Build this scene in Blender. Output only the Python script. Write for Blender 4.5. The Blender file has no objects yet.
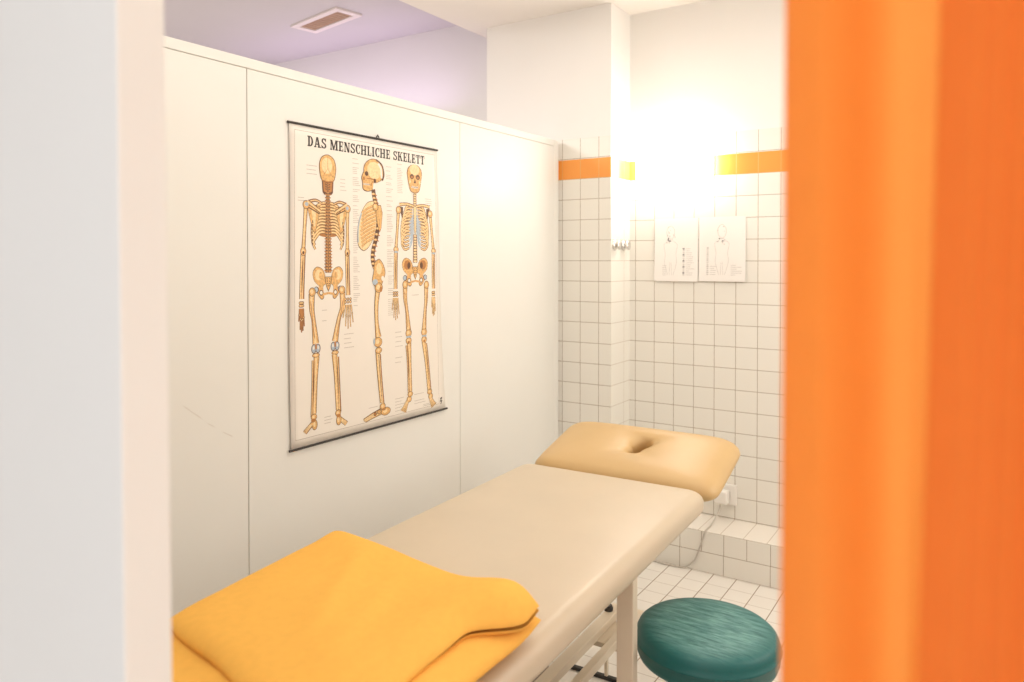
import bpy, bmesh, math, random
from mathutils import Vector, Matrix, noise
C = bpy.context.scene.collection
PI = math.pi
R = math.radians
random.seed(7)

# ------------------------------------------------------------------ materials
def _clear(m):
    m.use_nodes = True
    nt = m.node_tree
    return nt, nt.nodes, nt.links, nt.nodes['Principled BSDF']

def mat(name, col, rough=0.6, var=0.0, vscale=8.0, bump=0.0, bscale=200.0, metal=0.0, spec=0.5,
        emit=None, estr=0.0, sheen=0.0, stretch=None, trans=0.0):
    m = bpy.data.materials.new(name)
    nt, N, Lk, b = _clear(m)
    b.inputs['Base Color'].default_value = (*col, 1)
    b.inputs['Roughness'].default_value = rough
    b.inputs['Metallic'].default_value = metal
    b.inputs['Specular IOR Level'].default_value = spec
    if sheen:
        b.inputs['Sheen Weight'].default_value = sheen
        b.inputs['Sheen Roughness'].default_value = 0.6
        b.inputs['Sheen Tint'].default_value = (*col, 1)
    if emit:
        b.inputs['Emission Color'].default_value = (*emit, 1)
        b.inputs['Emission Strength'].default_value = estr
    tc = N.new('ShaderNodeTexCoord')
    src = tc.outputs['Object']
    if stretch:
        mp = N.new('ShaderNodeMapping'); mp.inputs['Scale'].default_value = stretch
        Lk.new(src, mp.inputs['Vector']); src = mp.outputs['Vector']
    if var:
        n = N.new('ShaderNodeTexNoise'); n.inputs['Scale'].default_value = vscale
        n.inputs['Detail'].default_value = 5
        Lk.new(src, n.inputs['Vector'])
        r = N.new('ShaderNodeValToRGB')
        r.color_ramp.elements[0].position = 0.3; r.color_ramp.elements[1].position = 0.7
        r.color_ramp.elements[0].color = (*[max(0, c*(1-var)) for c in col], 1)
        r.color_ramp.elements[1].color = (*[min(1, c*(1+var)) for c in col], 1)
        Lk.new(n.outputs['Fac'], r.inputs['Fac']); Lk.new(r.outputs['Color'], b.inputs['Base Color'])
    if bump:
        n2 = N.new('ShaderNodeTexNoise'); n2.inputs['Scale'].default_value = bscale
        n2.inputs['Detail'].default_value = 3
        Lk.new(src, n2.inputs['Vector'])
        bp = N.new('ShaderNodeBump'); bp.inputs['Strength'].default_value = bump
        bp.inputs['Distance'].default_value = 0.004
        Lk.new(n2.outputs['Fac'], bp.inputs['Height']); Lk.new(bp.outputs['Normal'], b.inputs['Normal'])
    if trans:
        t = N.new('ShaderNodeBsdfTranslucent'); t.inputs['Color'].default_value = (min(1, col[0]*1.08), min(1, col[1]*1.5), min(1, col[2]*1.7), 1)
        mx = N.new('ShaderNodeMixShader'); mx.inputs[0].default_value = trans
        Lk.new(b.outputs[0], mx.inputs[1]); Lk.new(t.outputs[0], mx.inputs[2])
        Lk.new(mx.outputs[0], N['Material Output'].inputs['Surface'])
    return m

def tile_mat(name, axes, off, size, tile, grout, gw=0.0020, rough=0.25, weak=None, top=None, band=None,
             plaster=None, var=0.012):
    """square tiles in object space. axes: two of 'XYZ'; off/size pairs; weak: grout strength of second axis"""
    m = bpy.data.materials.new(name)
    nt, N, Lk, b = _clear(m)
    tc = N.new('ShaderNodeTexCoord'); sp = N.new('ShaderNodeSeparateXYZ')
    Lk.new(tc.outputs['Object'], sp.inputs[0])
    def math_(op, a, bb=None):
        n = N.new('ShaderNodeMath'); n.operation = op
        for i, v in enumerate((a, bb)):
            if v is None: continue
            if isinstance(v, (int, float)): n.inputs[i].default_value = v
            else: Lk.new(v, n.inputs[i])
        return n.outputs[0]
    masks = []; ids = []
    for k in range(2):
        if size[k] is None: continue
        u = math_('DIVIDE', math_('SUBTRACT', sp.outputs[axes[k]], off[k]), size[k])
        ids.append(math_('FLOOR', u))
        fr = math_('FRACT', u)
        d = math_('MULTIPLY', math_('MINIMUM', fr, math_('SUBTRACT', 1.0, fr)), size[k])
        g = N.new('ShaderNodeMapRange'); g.interpolation_type = 'SMOOTHSTEP'
        g.inputs['From Min'].default_value = gw*0.45; g.inputs['From Max'].default_value = gw*0.9
        g.inputs['To Min'].default_value = 1.0 if not (weak and k == 1) else weak; g.inputs['To Max'].default_value = 0.0
        Lk.new(d, g.inputs['Value']); masks.append(g.outputs['Result'])
    gm = masks[0]
    if len(masks) > 1: gm = math_('MAXIMUM', masks[0], masks[1])
    cv = N.new('ShaderNodeCombineXYZ')
    Lk.new(ids[0], cv.inputs[0])
    if len(ids) > 1: Lk.new(ids[1], cv.inputs[1])
    wn = N.new('ShaderNodeTexWhiteNoise'); Lk.new(cv.outputs[0], wn.inputs['Vector'])
    def mix(f, a, bcol):
        n = N.new('ShaderNodeMix'); n.data_type = 'RGBA'
        if isinstance(f, (int, float)): n.inputs[0].default_value = f
        else: Lk.new(f, n.inputs[0])
        for i, v in ((6, a), (7, bcol)):
            if isinstance(v, tuple): n.inputs[i].default_value = (*v, 1)
            else: Lk.new(v, n.inputs[i])
        return n.outputs[2]
    col = mix(wn.outputs['Value'], tuple(c*(1-var) for c in tile), tuple(min(1, c*(1+var)) for c in tile))
    if band:
        z0, z1, bc = band
        inb = math_('MULTIPLY', math_('GREATER_THAN', sp.outputs['Z'], z0), math_('LESS_THAN', sp.outputs['Z'], z1))
        col = mix(inb, col, bc)
        gcol = mix(inb, grout, (0.78, 0.45, 0.16))
    else:
        gcol = grout
    col = mix(gm, col, gcol)
    hgt = math_('SUBTRACT', 1.0, gm)
    if top is not None:
        ab = math_('GREATER_THAN', sp.outputs['Z'], top)
        col = mix(ab, col, plaster)
        ro = N.new('ShaderNodeMix'); ro.data_type = 'FLOAT'
        Lk.new(ab, ro.inputs[0]); ro.inputs[2].default_value = rough; ro.inputs[3].default_value = 0.85
        Lk.new(ro.outputs[0], b.inputs['Roughness'])
        hgt = math_('MAXIMUM', hgt, ab)
    else:
        b.inputs['Roughness'].default_value = rough
    Lk.new(col, b.inputs['Base Color'])
    bp = N.new('ShaderNodeBump'); bp.inputs['Strength'].default_value = 0.3; bp.inputs['Distance'].default_value = 0.001
    Lk.new(hgt, bp.inputs['Height']); Lk.new(bp.outputs['Normal'], b.inputs['Normal'])
    return m

PLASTER = (0.85, 0.825, 0.79)
TILE = (0.83, 0.805, 0.74)
GROUT = (0.40, 0.33, 0.25)
ORANGE = (0.88, 0.34, 0.065)
X0, Z0 = -1.5034, 1.7856
XC = -1.535     # side face of the pillar
#      # one grout crossing of the back wall
M = {}
M['plaster'] = mat('plaster', PLASTER, 0.9, var=0.015, vscale=3, bump=0.05, bscale=60)
M['ceiling'] = mat('ceiling_paint', (0.82, 0.77, 0.71), 0.9, var=0.02, vscale=2)
M['lav'] = mat('ceiling_paint_far', (0.60, 0.565, 0.585), 0.9, var=0.02, vscale=2)
M['farwall'] = mat('far_wall_paint', (0.78, 0.76, 0.745), 0.9, var=0.015, vscale=2)
M['panel'] = mat('partition_laminate', (0.80, 0.79, 0.745), 0.45, var=0.012, vscale=2.5, bump=0.05, bscale=350)
M['panel_core'] = mat('partition_joint', (0.50, 0.44, 0.36), 0.8, var=0.05)
M['front'] = mat('front_panel_laminate', (0.70, 0.71, 0.735), 0.5, var=0.012, vscale=2)
M['edge'] = mat('front_panel_edge', (0.90, 0.87, 0.83), 0.5, var=0.01, vscale=3)
M['scuff'] = mat('scuff', (0.50, 0.43, 0.35), 0.8, var=0.1)
M['tile_back'] = tile_mat('tiles_back', 'XZ', (X0, Z0), (0.1, 0.1), TILE, GROUT, top=1.984, band=(1.7856, 1.8815, ORANGE), plaster=PLASTER)
M['tile_col'] = tile_mat('tiles_pillar', 'XZ', (-1.7998, Z0), (0.1, 0.1), TILE, GROUT, top=1.984, band=(1.7856, 1.8815, ORANGE), plaster=PLASTER)
M['tile_side'] = tile_mat('tiles_pillar_side', 'YZ', (3.233, Z0), (0.15, 0.1), TILE, (0.62, 0.55, 0.47), top=1.984, band=(1.7856, 1.8815, ORANGE), plaster=PLASTER)
M['led_top'] = tile_mat('tiles_ledge_top', 'XY', (X0, 3.2285), (0.1, 0.2215), (0.86, 0.81, 0.74), (0.55, 0.46, 0.37))
M['led_up'] = tile_mat('tiles_ledge_upper', 'XZ', (-0.987, 0.0895), (0.1, 0.0925), TILE, GROUT)
M['led_low'] = tile_mat('tiles_ledge_lower', 'XZ', (-0.988, 0.0), (0.2, 0.0895), TILE, GROUT)
M['floor'] = tile_mat('tiles_floor', 'XY', (-1.03, 0.02), (0.1, 0.1), (0.84, 0.80, 0.745), (0.36, 0.28, 0.21), weak=0.45, gw=0.003)
M['lamp_body'] = mat('lamp_housing', (0.85, 0.84, 0.82), 0.4, var=0.01)
M['lamp_glow'] = mat('lamp_glow', (0.9, 0.9, 0.88), 0.4, var=0.01, emit=(1.0, 0.95, 0.87), estr=28)
M['leather'] = mat('cream_leatherette', (0.60, 0.50, 0.37), 0.38, var=0.03, vscale=5, bump=0.06, bscale=420)
M['leather_tan'] = mat('tan_leatherette', (0.60, 0.405, 0.185), 0.40, var=0.04, vscale=5, bump=0.06, bscale=420)
M['steel_cream'] = mat('cream_powder_coat', (0.76, 0.66, 0.52), 0.4, var=0.02)
M['grey_box'] = mat('grey_beige_plastic', (0.36, 0.31, 0.25), 0.6, var=0.05)
M['black'] = mat('black_plastic', (0.025, 0.022, 0.02), 0.45, var=0.1)
M['chrome'] = mat('chrome', (0.75, 0.74, 0.72), 0.12, metal=1.0, var=0.02)
M['fleece'] = mat('yellow_fleece', (0.92, 0.50, 0.105), 0.95, var=0.03, vscale=60, bump=0.3, bscale=600, sheen=0.35, spec=0.1)
M['white_plastic'] = mat('white_plastic', (0.85, 0.82, 0.77), 0.35, var=0.01)
M['cable'] = mat('grey_cable', (0.55, 0.50, 0.44), 0.5, var=0.03)
M['curtain'] = mat('orange_curtain_cloth', (0.88, 0.315, 0.07), 0.8, var=0.03, vscale=60, bump=0.1, bscale=900, spec=0.25, trans=0.58)
M['paper'] = mat('white_paper', (0.86, 0.83, 0.79), 0.7, var=0.01)
M['paper_ink'] = mat('faint_ink', (0.58, 0.55, 0.52), 0.8, var=0.05)
M['paper_dark'] = mat('dark_ink', (0.22, 0.21, 0.21), 0.8, var=0.05)
M['paper_pink'] = mat('pale_pink_ink', (0.75, 0.60, 0.53), 0.8, var=0.05)
M['poster'] = mat('poster_paper', (0.84, 0.785, 0.71), 0.4, var=0.01, bump=0.03, bscale=5)
M['ink'] = mat('black_ink', (0.035, 0.028, 0.025), 0.6, var=0.1)
M['ink_grey'] = mat('grey_ink', (0.50, 0.44, 0.38), 0.7, var=0.05)
M['bone'] = mat('bone_print', (0.72, 0.42, 0.155), 0.5, var=0.28, vscale=140)
M['bone_lt'] = mat('bone_print_light', (0.85, 0.64, 0.35), 0.5, var=0.14, vscale=140)
M['bone_sh'] = mat('bone_print_shade', (0.46, 0.19, 0.05), 0.5, var=0.2, vscale=60)
M['bone_ol'] = mat('bone_print_outline', (0.13, 0.055, 0.025), 0.5, var=0.15, vscale=60)
M['blue'] = mat('cartilage_print', (0.42, 0.50, 0.58), 0.5, var=0.1, vscale=60)
M['vent_frame'] = mat('vent_frame_paint', (0.80, 0.72, 0.70), 0.5, var=0.01)
M['vent_slat'] = mat('vent_slat_metal', (0.42, 0.26, 0.15), 0.5, var=0.05)
M['vent_dark'] = mat('vent_dark', (0.05, 0.03, 0.025), 0.8, var=0.05)

# teal stool leatherette with worn, scratched top
def teal_mat():
    m = bpy.data.materials.new('teal_leatherette')
    nt, N, Lk, b = _clear(m)
    b.inputs['Roughness'].default_value = 0.46
    tc = N.new('ShaderNodeTexCoord')
    mp = N.new('ShaderNodeMapping'); mp.inputs['Rotation'].default_value = (0, 0, R(-20)); mp.inputs['Scale'].default_value = (10, 70, 1)
    Lk.new(tc.outputs['Object'], mp.inputs['Vector'])
    n1 = N.new('ShaderNodeTexNoise'); n1.inputs['Scale'].default_value = 1.6; n1.inputs['Detail'].default_value = 8; n1.inputs['Roughness'].default_value = 0.7
    Lk.new(mp.outputs['Vector'], n1.inputs['Vector'])
    n2 = N.new('ShaderNodeTexNoise'); n2.inputs['Scale'].default_value = 7; n2.inputs['Detail'].default_value = 6
    Lk.new(tc.outputs['Object'], n2.inputs['Vector'])
    ln = N.new('ShaderNodeVectorMath'); ln.operation = 'LENGTH'
    ms = N.new('ShaderNodeVectorMath'); ms.operation = 'MULTIPLY'; ms.inputs[1].default_value = (1, 1, 0)
    Lk.new(tc.outputs['Object'], ms.inputs[0]); Lk.new(ms.outputs[0], ln.inputs[0])
    rad = N.new('ShaderNodeMapRange'); rad.inputs['From Min'].default_value = 0.12; rad.inputs['From Max'].default_value = 0.178
    rad.inputs['To Min'].default_value = 1; rad.inputs['To Max'].default_value = 0
    Lk.new(ln.outputs['Value'], rad.inputs['Value'])
    r = N.new('ShaderNodeValToRGB')
    r.color_ramp.elements[0].position = 0.36; r.color_ramp.elements[0].color = (0, 0, 0, 1)
    r.color_ramp.elements[1].position = 0.66; r.color_ramp.elements[1].color = (1, 1, 1, 1)
    Lk.new(n1.outputs['Fac'], r.inputs['Fac'])
    mul = N.new('ShaderNodeMath'); mul.operation = 'MULTIPLY'
    Lk.new(r.outputs['Color'], mul.inputs[0]); Lk.new(rad.outputs['Result'], mul.inputs[1])
    mx = N.new('ShaderNodeMix'); mx.data_type = 'RGBA'
    mx.inputs[6].default_value = (0.003, 0.135, 0.132, 1); mx.inputs[7].default_value = (0.20, 0.46, 0.43, 1)
    Lk.new(mul.outputs[0], mx.inputs[0])
    mx2 = N.new('ShaderNodeMix'); mx2.data_type = 'RGBA'; mx2.blend_type = 'MULTIPLY'; mx2.inputs[0].default_value = 0.35
    Lk.new(mx.outputs[2], mx2.inputs[6]); Lk.new(n2.outputs['Fac'], mx2.inputs[7])
    Lk.new(mx2.outputs[2], b.inputs['Base Color'])
    bp = N.new('ShaderNodeBump'); bp.inputs['Strength'].default_value = 0.25; bp.inputs['Distance'].default_value = 0.002
    Lk.new(n1.outputs['Fac'], bp.inputs['Height']); Lk.new(bp.outputs['Normal'], b.inputs['Normal'])
    return m
M['teal'] = teal_mat()

# ------------------------------------------------------------------ mesh helpers
def obj(name, bm, m, parent=None, smooth=False, bevel=0.0, label=None, sub=0, origin=None):
    me = bpy.data.meshes.new(name)
    bmesh.ops.recalc_face_normals(bm, faces=bm.faces) if smooth != 'raw' else None
    if origin is not None:
        bmesh.ops.translate(bm, verts=bm.verts, vec=-Vector(origin))
    bm.to_mesh(me); bm.free()
    for x in (m if isinstance(m, (list, tuple)) else [m]):
        me.materials.append(x)
    if smooth:
        for p in me.polygons: p.use_smooth = True
    o = bpy.data.objects.new(name, me); C.objects.link(o)
    if origin is not None: o.location = origin
    if parent is not None:
        o.parent = parent
        # parts are modelled in world space; cancel the parent's place
        o.matrix_parent_inverse = Matrix.Translation(-Vector(parent['_at'])) if '_at' in parent.keys() else Matrix.Identity(4)
    if bevel:
        md = o.modifiers.new('bevel', 'BEVEL'); md.width = bevel; md.segments = 3; md.limit_method = 'ANGLE'
    if sub:
        md = o.modifiers.new('sub', 'SUBSURF'); md.levels = sub; md.render_levels = sub
    if label: o['label'] = label
    return o

def thing(name, label, cat, at=(0, 0, 0), group=None):
    o = bpy.data.objects.new(name, None); C.objects.link(o)
    o.location = at; o.empty_display_size = 0.05
    o['label'] = label; o['category'] = cat; o['_at'] = list(at)
    if group: o['group'] = group
    return o

def tag(o, label, cat, group=None):
    o['label'] = label; o['category'] = cat
    if group: o['group'] = group
    return o

def struct(o, label=None):
    o['kind'] = 'structure'
    return o

def box(bm, x0, x1, y0, y1, z0, z1, mi=0):
    vs = [bm.verts.new(v) for v in ((x0, y0, z0), (x1, y0, z0), (x1, y1, z0), (x0, y1, z0), (x0, y0, z1), (x1, y0, z1), (x1, y1, z1), (x0, y1, z1))]
    for f in ((0, 3, 2, 1), (4, 5, 6, 7), (0, 1, 5, 4), (1, 2, 6, 5), (2, 3, 7, 6), (3, 0, 4, 7)):
        bm.faces.new([vs[i] for i in f]).material_index = mi
    return vs

def boxbm(*a):
    bm = bmesh.new(); box(bm, *a); return bm

def tube(bm, pts, r, n=10, closed_ends=True):
    pts = [Vector(p) for p in pts]
    rs = r if isinstance(r, (list, tuple)) else [r]*len(pts)
    rings = []
    t0 = (pts[1]-pts[0]).normalized()
    nrm = t0.orthogonal().normalized()
    for i, p in enumerate(pts):
        t = (pts[min(i+1, len(pts)-1)]-pts[max(i-1, 0)]).normalized()
        nrm = (nrm - t*nrm.dot(t)).normalized(); bn = t.cross(nrm)
        rings.append([bm.verts.new(p+(nrm*math.cos(2*PI*k/n)+bn*math.sin(2*PI*k/n))*rs[i]) for k in range(n)])
    for a, b in zip(rings, rings[1:]):
        for k in range(n):
            bm.faces.new((a[k], a[(k+1) % n], b[(k+1) % n], b[k]))
    if closed_ends:
        bm.faces.new(rings[0][::-1]); bm.faces.new(rings[-1])

def lathe(bm, prof, center, axis='Z', n=48):
    """prof: (radius, height) list; closes at ends when radius is 0"""
    cx, cy, cz = center
    def P(r, h, a):
        c, s = math.cos(a)*r, math.sin(a)*r
        if axis == 'Z': return (cx+c, cy+s, cz+h)
        if axis == 'X': return (cx+h, cy+c, cz+s)
        return (cx+c, cy+h, cz+s)
    rings = []
    for r, h in prof:
        if r < 1e-6: rings.append([bm.verts.new(P(0, h, 0))])
        else: rings.append([bm.verts.new(P(r, h, 2*PI*k/n)) for k in range(n)])
    for a, b in zip(rings, rings[1:]):
        for k in range(n):
            k2 = (k+1) % n
            if len(a) == 1 and len(b) == 1: continue
            if len(a) == 1: bm.faces.new((a[0], b[k2], b[k]))
            elif len(b) == 1: bm.faces.new((a[k], a[k2], b[0]))
            else: bm.faces.new((a[k], a[k2], b[k2], b[k]))
    for rg, end in ((rings[0], 0), (rings[-1], 1)):
        if len(rg) > 1: bm.faces.new(rg[::-1] if not end else rg)

def catmull(pts, n):
    out = []
    P = [pts[0]]+list(pts)+[pts[-1]]
    for i in range(1, len(P)-2):
        p0, p1, p2, p3 = (Vector(P[i+k]) for k in (-1, 0, 1, 2))
        for k in range(n):
            t = k/n
            out.append(0.5*((2*p1)+(p2-p0)*t+(2*p0-5*p1+4*p2-p3)*t*t+(3*p1-p0-3*p2+p3)*t**3))
    out.append(Vector(pts[-1]))
    return out

# ------------------------------------------------------------------ setting
SOF = 2.612
struct(obj('floor', boxbm(-4.6, 2.2, -3.2, 3.6, -0.05, 0.0), M['floor']))
struct(obj('wall_back', boxbm(XC-0.001, 0.62, 3.45, 3.55, 0, 2.8), M['tile_back']))
bm = bmesh.new(); vs = box(bm, -2.256, XC, 3.233, 3.56, 0, 2.8)
bm.faces.ensure_lookup_table(); bm.normal_update()
for f in bm.faces:
    if f.calc_center_median().x > XC-0.01: f.material_index = 1
struct(obj('wall_pillar', bm, [M['tile_col'], M['tile_side']]))
struct(obj('wall_far_left', boxbm(-4.6, -2.256, 3.45, 3.55, 0, 2.8), M['farwall']))
struct(obj('wall_outer_left', boxbm(-4.7, -4.6, -3.2, 3.55, 0, 2.8), M['farwall']))
struct(obj('wall_right', boxbm(0.62, 0.72, 0.46, 3.55, 0, 2.8), M['plaster']))
struct(obj('ceiling', boxbm(-2.36, 2.2, -3.2, 3.45, SOF, SOF+0.2), M['ceiling']))
struct(obj('ceiling_far_left', boxbm(-4.6, -2.36, -3.2, 3.45, 2.745, 2.85), M['lav']))

# tiled ledge along the foot of the back wall
bm = bmesh.new()
box(bm, XC, 0.62, 3.2285, 3.45, 0.0, 0.182)
bmesh.ops.bisect_plane(bm, geom=bm.verts[:]+bm.edges[:]+bm.faces[:], plane_co=(0, 0, 0.0895), plane_no=(0, 0, 1))
bm.normal_update()
for f in bm.faces:
    c = f.calc_center_median()
    f.material_index = 0 if f.normal.z > 0.5 else (1 if c.z > 0.0895 else 2)
led = struct(obj('trim_1', bm, [M['led_top'], M['led_up'], M['led_low']]))

# partition wall on the left with its boards, top rail and end post
XP, PTOP = -1.809, 1.976
wl = struct(obj('wall_left', boxbm(XP-0.040, XP-0.004, 0.42, 3.165, 0, PTOP-0.03), M['panel_core']))
for y0, y1 in ((0.42, 1.3835), (1.3865, 2.4005), (2.4035, 3.165)):
    obj('wall_panel', boxbm(XP-0.012, XP, y0, y1, 0.0, PTOP-0.0315), M['panel'], wl, bevel=0.0008)
obj('top_rail', boxbm(XP-0.044, XP+0.0015, 0.42, 3.165, PTOP-0.03, PTOP), M['panel'], wl, bevel=0.002)
obj('end_post', boxbm(XP-0.044, XP+0.002, 3.165, 3.207, 0, PTOP), M['panel'], wl, bevel=0.003)
bm = bmesh.new()
for ya, za, yb, zb in ((1.180, 1.004, 1.20, 0.988), (1.203, 0.985, 1.232, 0.962), (1.252, 0.944, 1.272, 0.931), (1.30, 0.911, 1.33, 0.893)):
    v = [bm.verts.new((XP+0.0004, y, z)) for y, z in ((ya, za), (yb, zb), (yb, zb+0.0014), (ya, za+0.001))]
    bm.faces.new(v)
obj('scuff_mark', bm, M['scuff'], wl)

# front panel of the cubicle, close to the camera on the left
bm = bmesh.new(); vs = box(bm, -2.4, -0.598, 0.334, 0.376, 0, 2.05)
for v in vs:
    if v.co.x > -1: v.co.x += (1.4-v.co.z)*0.010
bm.normal_update()
for f in bm.faces:
    if f.normal.x > 0.5: f.material_index = 1
struct(obj('wall_front', bm, [M['front'], M['edge']], bevel=0.0015))

# ceiling vent in the neighbouring room
VC = Vector((-3.18, 2.965, 2.745)); vr = Matrix.Rotation(R(-10.5), 4, 'Z')
vent = thing('ceiling_vent', 'slotted brown air vent with pale frame in the lavender ceiling', 'vent', tuple(VC))
def vbox(bm, x0, x1, y0, y1, z0, z1):
    vs = box(bm, x0, x1, y0, y1, z0, z1)
    for v in vs: v.co = VC + (vr @ v.co)
bm = bmesh.new()
vbox(bm, -0.235, 0.235, 0.05, 0.085, -0.012, 0); vbox(bm, -0.235, 0.235, -0.085, -0.05, -0.012, 0)
vbox(bm, -0.235, -0.195, -0.05, 0.05, -0.012, 0); vbox(bm, 0.195, 0.235, -0.05, 0.05, -0.012, 0)
obj('frame', bm, M['vent_frame'], vent, bevel=0.002)
bm = bmesh.new(); vbox(bm, -0.195, 0.195, -0.05, 0.05, -0.002, 0); obj('backing', bm, M['vent_dark'], vent)
for k in range(12):
    bm = bmesh.new(); x = -0.195+0.39*(k+0.5)/12
    vbox(bm, x-0.0125, x+0.0125, -0.047, 0.047, -0.008, -0.003)
    obj('slat', bm, M['vent_slat'], vent)

# ------------------------------------------------------------------ wall lamp
lamp = thing('wall_lamp', 'bright glowing white wall lamp on the orange tile band', 'lamp', (-1.29, 3.45, 1.85))
obj('housing', boxbm(-1.476, -1.105, 3.440, 3.4495, 1.771, 1.935), M['lamp_body'], lamp, bevel=0.004)
obj('diffuser', boxbm(-1.472, -1.109, 3.376, 3.440, 1.774, 1.932), M['lamp_glow'], lamp, bevel=0.01)

# chrome hooks on the pillar's side
for y, lab in ((3.272, 'round chrome wall hook nearer the front edge of the tiled pillar'), (3.372, 'round chrome wall hook nearer the inner tiled corner')):
    t = thing('wall_hook', lab, 'hook', (XC, y, 1.4615), 'chrome hooks on the pillar')
    bm = bmesh.new(); lathe(bm, [(0, 0), (0.027, 0.0005), (0.027, 0.004), (0.020, 0.012), (0.010, 0.014), (0, 0.014)], (XC, y, 1.4615), 'X', 32)
    obj('rosette', bm, M['chrome'], t, smooth=True)
    bm = bmesh.new(); lathe(bm, [(0.008, 0.012), (0.008, 0.018), (0.019, 0.021), (0.024, 0.025), (0.022, 0.031), (0.010, 0.034), (0, 0.035)], (XC, y, 1.4615), 'X', 32)
    obj('grip', bm, M['chrome'], t, smooth=True)

# ------------------------------------------------------------------ flat print helpers
class Print:
    """layered flat print on a plane: maps (u, v) cm and a layer to a point"""
    def __init__(s, fn): s.fn = fn; s.bm = bmesh.new(); s.lay = 0
    def poly(s, pts, mi, layer):
        vs = [s.bm.verts.new(s.fn(u, v, layer)) for u, v in pts]
        try: s.bm.faces.new(vs).material_index = mi
        except ValueError: pass
    def stroke(s, pts, w, mi, layer):
        n = len(pts); ws = w if isinstance(w, (list, tuple)) else [w]*n
        Ls, Rs = [], []
        for i in range(n):
            ax, ay = pts[max(i-1, 0)]; bx, by = pts[min(i+1, n-1)]
            dx, dy = bx-ax, by-ay; l = math.hypot(dx, dy) or 1
            nx, ny = -dy/l, dx/l
            Ls.append(s.bm.verts.new(s.fn(pts[i][0]+nx*ws[i]/2, pts[i][1]+ny*ws[i]/2, layer)))
            Rs.append(s.bm.verts.new(s.fn(pts[i][0]-nx*ws[i]/2, pts[i][1]-ny*ws[i]/2, layer)))
        for i in range(n-1):
            s.bm.faces.new((Ls[i], Ls[i+1], Rs[i+1], Rs[i])).material_index = mi
    def ell(s, cx, cy, rx, ry, mi, layer, n=28, rot=0, a0=0, a1=2*PI):
        c, q = math.cos(rot), math.sin(rot)
        pts = []
        for k in range(n):
            a = a0+(a1-a0)*k/(n if a1-a0 > 6.28 else n-1)
            x, y = rx*math.cos(a), ry*math.sin(a)
            pts.append((cx+x*c-y*q, cy+x*q+y*c))
        s.poly(pts, mi, layer)
def sm(pts, n=5):
    return [(p.x, p.y) for p in catmull([(a, b, 0) for a, b in pts], n)]

# ------------------------------------------------------------------ poster
pst = thing('wall_poster', 'skeleton wall chart hanging from black rods on the white partition', 'poster', (XP+0.004, 1.90, 0.81))
def PP(u, v, layer):
    # u cm from the left edge, v cm from the top; the sheet bellies out a little towards its foot
    k = v/100.0
    off = 0.005 + 0.002*k + 0.003*math.sin(u/71*PI)*math.sin(k*PI) + layer*0.00009
    return (XP+off, 1.535+u/100.0, 1.812-v/100.0)
bm = bmesh.new()
NU, NV = 24, 30
g = [[bm.verts.new(PP((-0.2+0.3*math.sin(j/NV*7))+(71.4+4.8*(j/NV)**1.3)*i/NU, 100.3*j/NV, 0)) for i in range(NU+1)] for j in range(NV+1)]
for j in range(NV):
    for i in range(NU):
        bm.faces.new((g[j][i], g[j+1][i], g[j+1][i+1], g[j][i+1]))
sheet = obj('sheet', bm, M['poster'], pst, smooth=True)
sd = sheet.modifiers.new('solid', 'SOLIDIFY'); sd.thickness = 0.0006; sd.offset = -1 if sheet.data.polygons[0].normal.x > 0 else 1
for v, ub, nm in ((-0.2, 71.7, 'top_rod'), (100.4, 77.2, 'bottom_rod')):
    bm = bmesh.new(); a = Vector(PP(-0.8, v, 0)); b2 = Vector(PP(ub, v, 0)); tube(bm, [a, b2], 0.0038, 10)
    obj(nm, bm, M['ink'], pst, smooth=False, label='black rod')
bm = bmesh.new()
h = Vector((XP+0.006, 1.535+0.385, 1.819)); tube(bm, [h+Vector((0, -0.006, 0)), h+Vector((0, 0, 0.008)), h+Vector((0, 0.006, 0))], 0.0022, 8)
obj('hanger', bm, M['ink'], pst)

# border line and captions
pr = Print(PP)
BL = [(1.9, 1.8), (1.6, 40), (1.5, 97.6)]; BR = [(69.8, 1.8), (71.0, 50), (72.2, 97.8)]
for pts in (BL, BR, [BL[0], (35, 1.8), BR[0]], [BL[-1], (37, 97.7), BR[-1]]): pr.stroke(pts, 0.16, 0, 1)
obj('border_line', pr.bm, M['ink_grey'], pst)
pr = Print(PP)
def caps(u, v0, v1, step, wmin, wmax, th=0.17):
    v = v0
    while v < v1:
        w = random.uniform(wmin, wmax)
        pr.stroke([(u, v), (u+w, v)], th, 0, 1)
        v += step*(1 if random.random() > 0.22 else 2.4)
caps(26.3, 8, 24, 0.62, 2.0, 3.6); caps(26.3, 25, 58, 0.62, 1.6, 3.2); caps(42.6, 9, 20, 0.62, 2.2, 3.8)
caps(42.8, 21, 45, 0.6, 2, 3.4); caps(43.2, 46, 62, 0.7, 1.8, 3.6); caps(48.5, 7.5, 18, 0.62, 2, 3.2)
caps(6.5, 12.2, 16.2, 1.3, 3.2, 4.4); caps(20.6, 15.4, 19.5, 1.2, 2.2, 3.0); caps(3, 22.5, 24.2, 0.9, 2.4, 3)
caps(22, 66.5, 71.5, 1.5, 2.6, 4.6); caps(47, 68, 80, 1.7, 3.0, 4.5); caps(47, 92, 97, 1.1, 3.4, 5.6); caps(57.5, 92, 96, 1.0, 5, 7)
caps(13.4, 92.5, 96.2, 1.0, 2.6, 4.0); caps(33.5, 93, 97.4, 2.6, 3.5, 5); caps(62.5, 96.6, 97.4, 0.5, 5, 7); caps(64, 19, 22, 0.8, 3.6, 4.4)
caps(12.5, 58, 66, 3.4, 1.8, 2.4); caps(56.2, 55, 57, 1, 4, 5)
obj('caption_text', pr.bm, M['ink_grey'], pst)['kind'] = 'stuff'
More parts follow.
